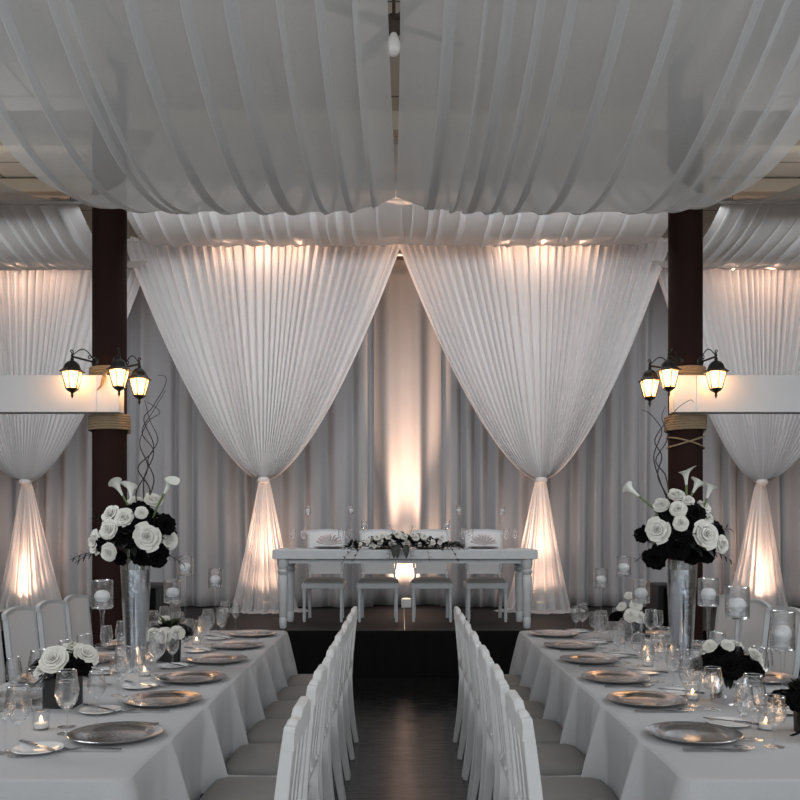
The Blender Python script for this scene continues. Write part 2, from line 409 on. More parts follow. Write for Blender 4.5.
swag(-.02, 2.22, A, B, ZS, ZS, SG, [(.18, .06), (.36, .02), (.45, .06), (.60, .045), (.74, .05), (.97, .06), (1.22, .045), (1.58, .05), (1.72, .03), (1.86, .04), (2.02, .04)],
     'large sheer white swag filling the upper right of the ceiling', .12, 2)
def rf(a, b, n, seed):
    r = random.Random(seed); out = []; x = a+.08
    while x < b-.15:
        w_ = r.choice((.025, .035, .05, .07)); out.append((x, w_)); x += w_+.02+r.uniform(.04, n)
    return out
swag(-2.85, .02, 8.45, 10.80, 5.08, 4.97, .425, rf(-2.85, -.01, .22, 5), 'short sheer swag above the left big tied drape', .03, 3)
swag(-.03, 2.80, 8.45, 10.80, 5.08, 4.97, .425, rf(.01, 2.80, .22, 6), 'short sheer swag above the right big tied drape', .03, 4)
swag(-6.4, -3.04, 8.45, 10.80, 4.52, 4.68, .29, rf(-6.4, -3.04, .16, 7), 'pleated sheer swag beyond the left column, over the side drape', 0, 5)
swag(3.0, 6.3, 8.45, 10.80, 4.52, 4.68, .29, rf(3.0, 6.3, .16, 8), 'pleated sheer swag beyond the right column, over the side drape', 0, 6)
swag(-6.4, -3.06, 3.0, 8.42, 4.54, 4.54, .52, rf(-6.4, -3.06, .25, 9), 'sheer swag at the left edge just in front of the pleated one', 0, 7)
swag(3.02, 6.3, 3.0, 8.42, 4.54, 4.54, .52, rf(3.02, 6.3, .25, 10), 'sheer swag at the right edge just in front of the pleated one', 0, 8)
for sx, nm in ((-1, 'left'), (1, 'right')):
    t = thing('swag_rod', 'thin white pipe carrying the side swags beyond the %s column' % nm, 'rod', (sx*4.7, 8.43, 4.53))
    MB().tube([(-1.72, 0, 0), (1.72, 0, 0)], .012, 8).build('pipe', M_WHITEP, t)
    for q in (-1.6, 1.6): MB().tube([(q, 0, 0), (q, 0, 5.7-4.53)], .004, 5).build('cable', M_CUTL, t)

# ceiling fan seen in the gap
t = thing('ceiling_fan', 'dark ceiling fan with pale lamp showing in the gap between swags', 'ceiling fan', (-.06, 6.9, 5.7))
t.scale = (.75, .75, .75)
MB().tube([(0, 0, 0), (0, 0, -.42)], .018, 10).build('downrod', M_FAN, t)
MB().lathe([(.02, -.36), (.09, -.40), (.12, -.46), (.11, -.53), (.05, -.56), (.01, -.56)], 20).build('motor_housing', M_FAN, t)
for k in range(4):
    a = k*PI/2+.5
    m = MB(); m.box((0, .46, 0), (.14, .72, .012)); rot = Matrix.Rotation(a, 3, 'Z') @ Matrix.Rotation(.2, 3, 'Y')
    m.v = [tuple(rot @ Vector(p)+Vector((0, 0, -.47))) for p in m.v]; m.build('blade', M_FAN, t, bevel=.02)
MB().lathe([(.03, -.56), (.05, -.60), (.075, -.68), (.07, -.74), (.04, -.78), (.001, -.79)], 20).build('lamp_shade', M_FANL, t)

# ------------------------------------------------------------------ columns with rope, crossbeams, lanterns
CX = {-1: -2.66, 1: 2.585}
def rope_turns(m, r, z0, n, rr=.0125, a0=0):
    pts = []
    for k in range(n*28+1):
        a = 2*PI*k/28+a0; pts.append((math.cos(a)*r, math.sin(a)*r, z0+k/28*rr*1.85))
    m.tube(pts, rr, 6)
for sx, nm in ((-1, 'left'), (1, 'right')):
    c = thing('column', 'round dark brown column with rope bindings, on the %s' % nm, 'column', (CX[sx], 8.2, 0))
    MB().lathe([(.16, 0), (.16, .12), (.152, .16), (.152, 5.69)], 36).cap(36).build('shaft', M_COLUMN, c)
    m = MB(); rope_turns(m, .178, 2.362, 6); m.build('rope_binding', M_ROPE, c)
    m = MB(); rope_turns(m, .168, 2.84, 4); m.build('rope_binding', M_ROPE, c)
    if sx == 1:
        m = MB()
        for s2 in (1, -1):
            m.tube([(math.cos(a)*.163, math.sin(a)*.163, 2.26+s2*.05*math.cos(a)+.004*s2) for a in [2*PI*k/32 for k in range(33)]], .008, 6)
        m.build('rope_tie', M_ROPE, c)
    else:
        m = MB(); m.tube([(.03, -.19, 2.87), (.05, -.26, 2.84), (.05, -.318, 2.79), (.03, -.322, 2.73), (-.01, -.32, 2.69)], [.018, .022, .02, .012, .004], 6); m.build('rope_end', M_ROPE, c)
    x_in = CX[sx]-sx*(.195 if sx > 0 else .18); x_out = sx*8.45
    b = thing('crossbeam', 'white horizontal beam running outward from the %s column to the wall' % nm, 'beam', ((x_in+x_out)/2, 7.973, 2.665))
    MB().box((0, 0, 0), (abs(x_out-x_in), .14, .325)).build('beam', M_BEAM, b, bevel=.004)
    for q in (.20,): MB().box((-sx*(abs(x_out-x_in)/2-q), -.0715, 0), (.006, .003, .31)).build('joint_strip', M_CUTL, b)

def lantern(loc, att, label):
    """loc : top of the cap; att : point on the column, both world"""
    t = thing('wall_lantern', label, 'lantern', loc, 0, 'black carriage lanterns on the columns')
    hx = 6
    # roof
    MB().lathe([(.012, .0), (.014, -.02), (.035, -.03), (.055, -.05), (.068, -.085), (.10, -.108), (.102, -.114), (.06, -.118)], hx).build('roof', M_IRON, t, smooth=False)
    MB().lathe([(.004, .035), (.012, .02), (.006, .008), (.014, 0)], 10).build('finial', M_IRON, t)
    MB().lathe([(.078, -.118), (.044, -.245)], hx).build('glass_pane', M_PANE, t, smooth=False)
    m = MB()
    for k in range(6):
        a = 2*PI*k/6+PI/6
        m.tube([(math.cos(a)*.081, math.sin(a)*.081, -.114), (math.cos(a)*.047, math.sin(a)*.047, -.247)], .005, 5)
    m.build('cage_bar', M_IRON, t)
    MB().lathe([(.05, -.243), (.052, -.250), (.035, -.265), (.012, -.278), (.009, -.290), (.012, -.298), (.006, -.315), (.001, -.325)], hx).build('base', M_IRON, t, smooth=False)
    d = Vector(att)-Vector(loc)
    h = Vector((d.x, d.y, 0)); hn = h.normalized()
    m = MB()
    m.tube([(0, 0, .012), tuple(h+Vector((0, 0, .012)))], .008, 7)
    # scroll above the arm
    pts = [hn*(h.length*q)+Vector((0, 0, .02+.075*math.sin(PI*min(1, q*1.05))**1.2)) for q in [k/12 for k in range(13)]]
    m.tube(pts, .0045, 6)
    def spiral(c, r, s):
        return [c+hn*(math.cos(a)*r*(1-a/9)*s)+Vector((0, 0, math.sin(a)*r*(1-a/9))) for a in [k*.45 for k in range(16)]]
    m.tube(spiral(Vector((0, 0, .045)), .022, -1), .0045, 6)
    m.tube(spiral(hn*h.length*.72+Vector((0, 0, .04)), .022, 1), .004, 6)
    m.build('bracket_arm', M_IRON, t)
    ax = hn.to_track_quat('Z', 'Y').to_matrix()
    e = h+Vector((0, 0, .02))
    MB().lathe([(.001, -.02), (.03, -.016), (.045, -.004), (.045, .006)], 16, tuple(e), ax=ax).build('back_plate', M_IRON, t)
    MB().ball((0, 0, -.20), .022, 10, 8, 1.3).build('bulb', M_BULB, t)
    t.scale = (1.08, 1.08, 1.08)
    light('lantern_light', 'POINT', Vector(loc)+Vector((0, 0, -.15)), 9, (1, .62, .34), shadow_soft_size=.05)
    return t
lantern((-2.848, 7.78, 2.955), (-2.75, 8.06, 2.965), 'black lantern on the left side of the left column')
lantern((-2.442, 7.78, 2.97), (-2.56, 8.07, 2.98), 'black lantern on the front of the left column')
lantern((-2.325, 7.98, 2.925), (-2.51, 8.15, 2.925), 'black lantern hanging lowest, on the inner side of the left column')
lantern((2.20, 7.98, 2.91), (2.44, 8.14, 2.91), 'black lantern hanging lowest, on the inner side of the right column')
lantern((2.31, 7.78, 2.965), (2.49, 8.07, 2.975), 'black lantern in front of the right column, beside the lowest lantern')
lantern((2.718, 7.78, 2.955), (2.67, 8.06, 2.96), 'black lantern on the outer side of the right column')

# ------------------------------------------------------------------ uplights
def uplight(x, y, label, p, tgt, size=1.0, blend=1.0):
    t = thing('uplight', label, 'light fixture', (x, y, SZ))
    MB().box((0, 0, .055), (.13, .13, .11)).build('housing', M_WHITEP, t, bevel=.008)
    MB().lathe([(.05, .111), (.05, .116), (.001, .117)], 20).build('lens', M_LGLASS, t)
    light('uplight_lamp', 'SPOT', (x, y, SZ+.16), p, WARM, tgt, spot_size=size, spot_blend=blend, shadow_soft_size=.05)
    if abs(x) > 1: light('uplight_wide_lamp', 'SPOT', (x, y, SZ+.14), 28, WARM, tgt, spot_size=2.2, spot_blend=1.0, shadow_soft_size=.06)
uplight(-1.655, 10.93, 'small white uplight glowing inside the tail of the large left drape', 400, (-1.655, 10.80, 5), .72)
uplight(1.675, 10.93, 'small white uplight glowing inside the tail of the large right drape', 400, (1.675, 10.80, 5), .72)
uplight(-4.57, 10.93, 'small white uplight glowing inside the tail of the left side drape', 260, (-4.57, 10.80, 5), .72)
uplight(4.37, 10.93, 'small white uplight glowing inside the tail of the right side drape', 260, (4.37, 10.80, 5), .72)
uplight(.06, 11.44, 'white box uplight on the stage behind the head table', 110, (.06, 11.60, 4.2), 2.3)
light('uplight_beam', 'SPOT', (.06, 11.42, SZ+.16), 2700, WARM, (.06, 11.61, 5.3), spot_size=.54, spot_blend=1.0, shadow_soft_size=.05)

for x, nm in ((-1.655, 'large left drape'), (1.675, 'large right drape'), (-4.57, 'left side drape'), (4.37, 'right side drape')):
    z = 4.842 if abs(x) < 3 else 4.535
    t = thing('added_lamp_bar', 'added thin lamp bar making the warm glow atop the %s' % nm, 'lamp', (x, 10.65, z))  # bar and bulbs added only to warm the drape top
    MB().tube([(0, .24, .06 if abs(x) < 3 else .09), (0, .1, .04), (0, 0, .01)], .005, 6).build('added_bar_arm', M_WHITEP, t)
    MB().tube([(-.5, 0, .012), (.5, 0, .012)], .005, 6).build('bar', M_WHITEP, t)
    for q in (-.45, 0, .45):
        MB().ball((q, 0, 0), .009, 8, 6).build('bulb', M_LGLASS, t)
        light('added_lamp_bar_light', 'POINT', (x+q, 10.63, z-.012), 3.2 if q else 5.0, WARM, shadow_soft_size=.01)

# ------------------------------------------------------------------ black cabinets by the columns
for sx, nm, x in ((-1, 'left', -2.45), (1, 'right', 2.60)):
    t = thing('cabinet', 'black box cabinet standing on the floor behind the %s column' % nm, 'cabinet', (x, 8.62, 0))
    MB().box((0, 0, .475), (.42, .40, .95)).build('body', M_CASE, t, bevel=.012)
    MB().box((0, -.203, .50), (.30, .008, .84)).build('front_grille', M_BLACK, t, bevel=.003)

# ------------------------------------------------------------------ head table
TH = .80
ht = thing('head_table', 'long white wooden head table with turned legs on the stage', 'table', (.035, 9.45, SZ), 0)
MB().box((0, 0, TH-.048), (2.68, .74, .096)).build('tabletop', M_TABLEW, ht, bevel=.006)
lp = [(.028, 0), (.036, .012), (.040, .10), (.034, .115), (.038, .125), (.046, .40), (.052, .52), (.040, .545), (.054, .56), (.056, .585), (.042, .60), (.050, .615), (.058, .64), (.058, .704)]
for x in (-1.24, 1.24):
    for y in (-.30, .30):
        MB().lathe(lp, 20, (x, y, 0)).build('leg', M_TABLEW, ht)
MB().box((0, -.30, .68), (2.4, .02, .04)).box((0, .30, .68), (2.4, .02, .04)).build('apron', M_TABLEW, ht)

def solid_chair(group, label):
    """front = -Y ; upholstered back"""
    t = thing('upholstered_chair', label, 'chair', (0, 0, 0), 0, group)
    for x in (-.20, .20):
        MB().lathe([(.014, 0), (.018, .05), (.017, .20), (.022, .30), (.018, .32), (.025, .335), (.025, .40)], 12, (x, -.19, 0)).build('leg', M_TABLEW, t)
        MB().bar([(x*.93, .26, 0), (x*.93, .20, .2), (x*.93, .19, .42)], .032, .032, Vector((1, 0, 0))).build('leg', M_TABLEW, t)
    MB().box((0, 0, .39), (.46, .43, .06)).build('seat_frame', M_TABLEW, t, bevel=.008)
    def cu(u, v):
        a = 2*PI*u; r = sm(min(1, v*1.0))
        e = 1/max(abs(math.cos(a)), abs(math.sin(a)))**.8
        rr = (1-v)**.5 if v > 0 else 1
        rr = math.cos(v*PI/2)**.55
        return (.222*rr*math.cos(a)*min(e, 1.28), .208*rr*math.sin(a)*min(e, 1.28), .418+.055*math.sin(v*PI/2)**.7)
    MB().grid(cu, 40, 8, True).build('seat_cushion', M_SEAT, t)
    # waisted back panel
    def hw(q): return .198-.03*math.exp(-((q-.18)/.12)**2) + .0*q
    def face(sgn):
        def fn(u, v):
            h = hw(v); x = (2*u-1)*h
            zz = .50+v*(.46+.02*math.cos((2*u-1)*PI/2)); yy = .19+.06*v + .03*math.cos((2*u-1)*PI/2)
            return (x, yy + sgn*(.022*math.cos((2*u-1)*PI/2*.96)**.5), zz)
        return fn
    m = MB(); m.grid(face(-1), 12, 14); m.grid(face(1), 12, 14)
    o = m.build('backrest', M_PAD, t)
    for sgn in (-1, 1):
        MB().bar([(sgn*(hw(q)+.0), .19+.06*q, .40+(q*.57 if q else 0)) for q in (0, .1, .2, .3, .45, .6, .8, .98)], .022, .03, Vector((1, 0, 0))).build('stile', M_TABLEW, t)
    MB().bar([((2*q-1)*.222, .25+.03*math.cos((2*q-1)*PI/2), .965+.02*math.cos((2*q-1)*PI/2)) for q in [k/8 for k in range(9)]], .024, .035, Vector((0, 1, 0))).build('top_rail', M_TABLEW, t)
    return t
P_SOLID = Proto(solid_chair('white upholstered chairs', ''))
for i, (px, lb) in enumerate(((323, 'leftmost'), (378, 'second from left'), (432, 'third from left'), (487, 'rightmost'))):
    d = 9.92; x = (px-401.6)/(900/9.75)
    P_SOLID.put((x, d, SZ), 0, 'white upholstered chair behind the head table, %s of the four' % lb)

# ------------------------------------------------------------------ long tables + linen
PY = [3.24, 3.87, 4.42, 5.02, 5.60, 6.19]
ORD = ['nearest', 'second-nearest', 'third-nearest', 'fourth-nearest', 'fifth-nearest', 'farthest']
SIDE = {-1: 'left', 1: 'right'}
XA, XB, Y0, Y1, TZ = .855, 1.92, 2.72, 6.5, .745
OFF = .012     # both rows sit a touch right of the camera axis
def banquet(sx):
    cx = sx*(XA+XB)/2+OFF; cy = (Y0+Y1)/2
    t = thing('banquet_table', 'long banquet table under the linen, %s side of the aisle' % SIDE[sx], 'table', (cx, cy, 0))
    MB().box((0, 0, TZ-.03), (XB-XA-.03, Y1-Y0-.03, .04)).build('tabletop', M_CASE, t)
    for x in (-.45, .45):
        for y in (-1.75, -.6, .6, 1.75): MB().tube([(x, y, 0), (x, y, TZ-.05)], .018, 8).build('leg', M_CUTL, t)
    hx, hy = (XB-XA)/2, (Y1-Y0)/2
    # perimeter param
    per = []
    r = .045
    def side_pts(p0, p1, n, nrm):
        for k in range(n):
            q = k/n; per.append((lerp(p0[0], p1[0], q), lerp(p0[1], p1[1], q), nrm, None))
    def corner(c, a0):
        for k in range(10):
            a = a0+k/10*PI/2; per.append((c[0]+r*math.cos(a), c[1]+r*math.sin(a), (math.cos(a), math.sin(a)), k/10))
    side_pts((-hx+r, -hy), (hx-r, -hy), 70, (0, -1)); corner((hx-r, -hy+r), -PI/2)
    side_pts((hx, -hy+r), (hx, hy-r), 300, (1, 0)); corner((hx-r, hy-r), 0)
    side_pts((hx-r, hy), (-hx+r, hy), 70, (0, 1)); corner((-hx+r, hy-r), PI/2)
    side_pts((-hx, hy-r), (-hx, -hy+r), 300, (-1, 0)); corner((-hx+r, -hy+r), PI)
    N = len(per)
    flares = [q-cy for q in (3.20, 3.81, 4.37, 4.89, 5.38, 5.84, 6.33)]
    def wave(x, y, nrm):
        c = min(1, max(0, (hx-abs(x))/.13)) if abs(nrm[1]) > .99 else min(1, max(0, (hy-abs(y))/.13))
        return lerp(.85, wave0(x, y, nrm), sm(c))
    def wave0(x, y, nrm):
        if abs(nrm[0]) > .99:       # long sides
            f = 0
            for q in flares:
                f += 1.0*math.exp(-((y-q)/.042)**2) + .35*math.exp(-((y-q-.13)/.05)**2)
            f += .10*math.sin(y*17+1)+.07*math.sin(y*31)
            return f
        return .35*math.exp(-((abs(x)-hx+.16)/.05)**2)+.16*math.sin(x*14)+.10*math.sin(x*27+1)
    def fn(u, v):
        x, y, nrm, k = per[int(round(u*N)) % N]
        wv = wave(x, y, nrm) if k is None else .85
        d = sm(v)*.5+v*.5
        wv = max(-.1, wv)
        rd = min(1, v/.125)                       # soft rolled edge over the first rows
        o = .012*math.sin(rd*PI/2)+.010*min(1, v*5)+.10*wv*d**.85
        drop = .34 + .05*max(0, wv)
        return (x+nrm[0]*o, y+nrm[1]*o, TZ+.006-.012*(1-math.cos(rd*PI/2))-drop*max(0, v-.09)/.91)
    m = MB(); m.grid(fn, N, 24, True)
    n = len(m.v); m.f.append([k for k in range(N)])
    c = m.build('tablecloth', M_CLOTH); c.location = (cx, cy, 0)
    tag(c, 'pale grey linen tablecloth draped over the %s long table' % SIDE[sx], 'tablecloth', 'linen tablecloths')
banquet(-1); banquet(1)
TT = TZ+.007

def slat_chair(label):
    """front = +X, width along Y"""
    t = thing('slat_back_chair', label, 'chair', (0, 0, 0), 0, 'white chairs along the aisle')
    def bx(z):   # back line
        return -.20-.05*((z-.45)/.5)**1.3 if z > .45 else -.20-.055*((.45-z)/.45)**1.6
    for y in (-.205, .205):
        MB().bar([(bx(z), y, z) for z in (0, .1, .2, .3, .45, .6, .75, .86, .925)], .034, [.030, .034, .040, .046, .05, .046, .042, .038, .034], Vector((0, 1, 0))).build('rear_leg', M_WHITEP, t, bevel=.004)
        MB().lathe([(.014, 0), (.018, .05), (.018, .24), (.024, .33), (.019, .35), (.026, .365), (.026, .43)], 12, (.185, y*.95, 0)).build('front_leg', M_WHITEP, t)
    MB().box((0, 0, .41), (.40, .43, .055)).build('seat_frame', M_WHITEP, t, bevel=.008)
    def cu(u, v):
        a = 2*PI*u; e = 1/max(abs(math.cos(a)), abs(math.sin(a)))**.85
        rr = math.cos(v*PI/2)**.5
        return (.205*rr*math.cos(a)*min(e, 1.28)+.005, .218*rr*math.sin(a)*min(e, 1.28), .436+.05*math.sin(v*PI/2)**.6)
    MB().grid(cu, 44, 8, True).build('seat_cushion', M_SEAT, t)
    # crest rail: raised centre, stepped shoulders
    def ct(q):
        a = abs(q); return .952 if a < .07 else lerp(.952, .925, sm((a-.07)/.06)) if a < .13 else lerp(.925, .932, (a-.13)/.03) if a < .16 else lerp(.932, .905, sm((a-.16)/.065))
    m = MB(); n = 36; base = len(m.v)
    for i in range(n+1):
        y = lerp(-.225, .225, i/n); zt = ct(y); zb = .855+.02*math.cos(y/.225*PI/2)
        bow = -.012*math.cos(y/.225*PI/2)
        x = bx(.9)+bow
        for dx, z in ((-.016, zb), (.016, zb), (.016, zt), (.008, zt+.008), (-.008, zt+.008), (-.016, zt)): m.v.append((x+dx, y, z))
    for i in range(n):
        for k in range(6): m.f.append([base+i*6+k, base+i*6+(k+1) % 6, base+(i+1)*6+(k+1) % 6, base+(i+1)*6+k])
    m.f.append([base+k for k in range(6)]); m.f.append([base+n*6+k for k in range(6)][::-1])
    m.build('crest_rail', M_WHITEP, t)
    # carved lower rail
    def lr(q): return .60+.022*math.sin(abs(q)*60)+.015*math.cos(q*25)
    m = MB(); base = 0
    for i in range(n+1):
        y = lerp(-.20, .20, i/n); x = bx(.57)-.004
        for dx, z in ((-.014, .545), (.014, .545), (.017, .575), (.012, lr(y)), (-.012, lr(y)), (-.020, .575)): m.v.append((x+dx, y, z))
    for i in range(n):
        for k in range(6): m.f.append([base+i*6+k, base+i*6+(k+1) % 6, base+(i+1)*6+(k+1) % 6, base+(i+1)*6+k])
    m.build('carved_rail', M_WHITEP, t)
    for y in (-.11, 0, .11):
        MB().bar([(bx(z)-(.008), y, z) for z in (.57, .7, .8, .88)], [.045, .065, .055, .045], .014, Vector((0, 1, 0))).build('slat', M_WHITEP, t)
    return t
P_SLAT = Proto(slat_chair(''))
ORD7 = ['nearest', 'second-nearest', 'third-nearest', 'middle', 'third-farthest', 'second-farthest', 'farthest']
for sx in (-1, 1):
    for i, y in enumerate([2.86 if sx < 0 else 2.97, 3.53, 4.10, 4.64, 5.14, 5.61, 6.07]):
        P_SLAT.put((-.585+OFF if sx < 0 else .617+OFF, y, 0), (0 if sx == 1 else PI)+random.uniform(-.02, .02), '%s white slat-back chair in the aisle row of the %s table' % (ORD7[i], SIDE[sx]))
    for i, y in enumerate((5.08, 5.60, 6.10, 6.58)):
        P_SOLID.put((sx*2.14+OFF, y, 0), -sx*PI/2 + 0, '%s upholstered chair in view on the wall side of the %s table' % (['nearest', 'second-nearest', 'third-nearest', 'farthest'][i], SIDE[sx]))

# ------------------------------------------------------------------ tableware prototypes
def charger():
    t = thing('charger_plate', '', 'plate', (0, 0, 0), 0, 'silver charger plates')
    MB().lathe([(.0005, .006), (.10, .006), (.108, .008), (.118, .015), (.150, .018), (.165, .022), (.168, .020), (.160, .014), (.11, .003), (.09, .0), (.0005, .0)], 56).build('plate', M_SILVER, t)
    return t
def charger():
    o = MB().lathe([(.0005, .006), (.10, .006), (.108, .008), (.118, .015), (.150, .018), (.165, .022), (.168, .020), (.160, .014), (.11, .003), (.09, .0), (.0005, .0)], 56).build('charger_plate', M_SILVER)
    return tag(o, '', 'plate', 'silver charger plates')
def bread():
    o = MB().lathe([(.0005, .005), (.05, .005), (.06, .010), (.082, .014), (.084, .012), (.06, .003), (.05, 0), (.0005, 0)], 40).build('bread_plate', M_CHINA)
    return tag(o, '', 'plate', 'small white side plates')
def knife():
    t = thing('knife', '', 'knife', (0, 0, 0), 0, 'table knives')
    MB().bar([(-.11, 0, .006), (-.06, 0, .007), (-.01, 0, .006)], [.011, .014, .010], .007).build('handle', M_CUTL, t)
    MB().bar([(-.012, 0, .006), (.04, .002, .005), (.09, .001, .004), (.11, -.003, .004)], [.010, .019, .018, .004], .0025).build('blade', M_CUTL, t)
    return t
def fork():
    t = thing('fork', '', 'fork', (0, 0, 0), 0, 'table forks')
    MB().bar([(-.10, 0, .006), (-.04, 0, .009), (.03, 0, .012)], [.013, .009, .007], .003).build('handle', M_CUTL, t)
    m = MB().bar([(.03, 0, .012), (.045, 0, .009), (.06, 0, .007)], [.007, .021, .024], .003)
    for y in (-.009, -.003, .003, .009): m.bar([(.058, y, .007), (.08, y, .005), (.10, y, .011)], .003, .002)
    m.build('tines', M_CUTL, t); return t
def goblet(kind, H, R, stem, mouth):
    t = thing(kind, '', 'glass', (0, 0, 0), 0, kind.replace('_', ' ')+'es on the tables')
    MB().lathe([(.0345, .0015), (.034, .003), (.012, .006), (.005, .012), (.0036, .03), (.0036, stem-.02), (.005, stem-.006)], 20).build('stem', M_GLASS, t)
    b = H-stem
    MB().lathe([(.004, stem-.006), (.014, stem), (R*.72, stem+b*.14), (R*.95, stem+b*.30), (R, stem+b*.45), (lerp(R, mouth, .5), stem+b*.75), (mouth, H), (mouth-.0015, H), (lerp(R, mouth, .5)-.0015, stem+b*.75), (R-.0015, stem+b*.45), (R*.7, stem+b*.15), (.001, stem+.004)], 24).build('bowl', M_GLASS, t)
    MB().tube([(math.cos(a)*mouth, math.sin(a)*mouth, H) for a in [2*PI*k/20 for k in range(21)]], .0011, 4).build('rim', M_RIM, t)
    MB().ball((0, 0, stem+.006), .011, 10, 6, .6).build('bowl_base', M_RIM, t)
    return t
P_CH, P_BR, P_KN, P_FK = Proto(charger()), Proto(bread()), Proto(knife()), Proto(fork())
P_RED = Proto(goblet('large_wine_glass', .232, .044, .105, .033))
P_WHT = Proto(goblet('slim_wine_glass', .215, .034, .110, .026))
P_WAT = Proto(goblet('water_goblet', .175, .040, .070, .034))

def setting(cx, y, sx, outward, i, where):
    """outward = +1 when diner sits on the aisle side (centre of table lies away from aisle)"""
    hand = (1 if sx == -1 else -1)*outward        # +1 : glasses beyond the plate (larger Y)
    ix = sx*outward                               # direction from plate to table centre
    side = '%s %s-side plate of the %s table' % (ORD[i], where, SIDE[sx])
    P_CH.put((cx, y, TT), random.uniform(0, 6), 'silver charger plate, the %s' % side)
    P_BR.put((cx+ix*.20, y-hand*.20, TT), 0, 'small white side plate by the %s' % side)
    P_KN.put((cx+ix*.01, y+hand*.195, TT), 0 if ix > 0 else PI, 'table knife by the %s' % side)
    P_FK.put((cx+ix*.02, y-hand*.195, TT), 0 if ix > 0 else PI, 'table fork by the %s' % side)
    P_KN.put((cx+ix*.205, y-hand*.19, TT+.012), PI/2*ix+.9, 'butter knife resting on the side plate by the %s' % side)
    j = lambda: random.uniform(-.012, .012)
    P_RED.put((cx+ix*(.19)+j(), y+hand*.05+j(), TT), 0, 'large wine glass by the %s' % side)
    P_WHT.put((cx+ix*(.13)+j(), y+hand*.145+j(), TT), 0, 'slim wine glass by the %s' % side)
    P_WAT.put((cx+ix*(.235)+j(), y+hand*.15+j(), TT), 0, 'squat water goblet by the %s' % side)
for sx in (-1, 1):
    for i, y in enumerate(PY):
        setting(sx*1.04+OFF, y, sx, 1, i, 'aisle')
        if i >= 1: setting(sx*1.745+OFF, y, sx, -1, i, 'wall')
# last glasses in front of the nearest plate of the left table
P_RED.put((-1.27, 2.98, TT), 0, 'large wine glass at the left edge in front of the nearest left side plate')
P_WHT.put((-1.33, 3.02, TT), 0, 'slim wine glass cut by the left edge in front of the left table')

# floating candle stands
def candle_stand(h, R=.05, bh=.13):
    t = thing('floating_candle_stand', '', 'candle holder', (0, 0, 0), 0, 'tall stemmed floating candle glasses')
    s = h-bh
    MB().lathe([(.045, .002), (.044, .005), (.014, .010), (.008, .03), (.0065, s*.5), (.009, s-.03), (.016, s-.005), (R*.6, s+.002)], 20).build('stem', M_GLASS, t)
    MB().lathe([(.001, s), (R, s+.002), (R, h), (R-.002, h), (R-.002, s+.008), (.001, s+.008)], 28).build('cylinder', M_GLASS, t)
    MB().tube([(math.cos(a)*(R-.001), math.sin(a)*(R-.001), h) for a in [2*PI*k/24 for k in range(25)]], .0018, 4).build('rim', M_RIM, t)
    MB().lathe([(.001, s-.004), (R*.9, s-.003), (R+.001, s+.004), (R*.9, s+.010), (.001, s+.008)], 24).build('thick_base', M_RIM, t)
    MB().lathe([(.001, s+.009), (R-.004, s+.009), (R-.004, s+bh*.38), (.001, s+bh*.38)], 24).build('water', M_WATER, t)
    MB().lathe([(.001, s+bh*.22), (R*.5, s+bh*.24), (R*.72, s+bh*.36), (R*.70, s+bh*.50), (R*.45, s+bh*.62), (.004, s+bh*.65)], 20).build('floating_candle', M_WAX, t)
    return t
heights = {}
def put_stand(x, y, z0, ztop, label, R=.05, bh=.13):
    k = (round((ztop-z0)*20)/20, R)
    if k not in heights: heights[k] = Proto(candle_stand(ztop-z0 if False else k[0], R, bh))
    heights[k].put((x, y, z0), 0, label)
put_stand(-1.42, 4.27, TT, 1.26, 'tall glass floating-candle stand in front of the left column')
put_stand(-1.31, 5.15, TT, 1.22, 'floating-candle stand just right of the tall left vase')
put_stand(-1.47, 6.12, TT, 1.31, 'tallest floating-candle stand on the left table, right of the vase')
put_stand(-1.32, 6.38, TT, 1.21, 'floating-candle stand nearest the far end of the left table')
put_stand(1.41, 6.36, TT, 1.22, 'floating-candle stand nearest the far end of the right table')
put_stand(1.50, 6.08, TT, 1.32, 'tallest floating-candle stand on the right table, left of the vase')
put_stand(1.365, 5.13, TT, 1.22, 'floating-candle stand close to the left of the tall right vase')
put_stand(1.50, 4.40, TT, 1.27, 'floating-candle stand just right of the tall right vase')
put_stand(1.425, 3.82, TT, 1.25, 'floating-candle stand behind the silver flower pot on the right table', .05, .16)
put_stand(1.60, 3.78, TT, 1.13, 'short floating-candle stand near the right edge of the photo', .05, .16)

def votive():
    t = thing('votive_candle', '', 'candle', (0, 0, 0), 0, 'small lit votive candles')
    MB().lathe([(.001, .004), (.028, .004), (.033, .072), (.035, .072), (.030, .0), (.001, 0)], 20).build('glass_cup', M_GLASS, t)
    MB().lathe([(.001, .006), (.024, .006), (.025, .024), (.001, .027)], 16).build('wax', M_WAX, t)
    MB().lathe([(.001, .026), (.005, .031), (.005, .038), (.001, .050)], 10).build('flame', M_FLAME, t)
    return t
P_VO = Proto(votive())
for x, y, lb in ((-1.35, 3.37, 'votive candle nearest the camera on the left table'), (-1.30, 4.55, 'votive candle before the tall vase on the left table'), (-1.31, 5.75, 'votive candle at the far end of the left table'),
                 (1.33, 4.86, 'votive candle left of the tall vase on the right table'), (1.27, 3.93, 'votive candle left of the silver flower pot'), (1.36, 3.36, 'votive candle nearest the camera on the right table')):
    P_VO.put((x, y, TT), 0, lb)
    light('votive_glow', 'POINT', (x, y, TT+.09), .10, (1, .6, .3), shadow_soft_size=.02)

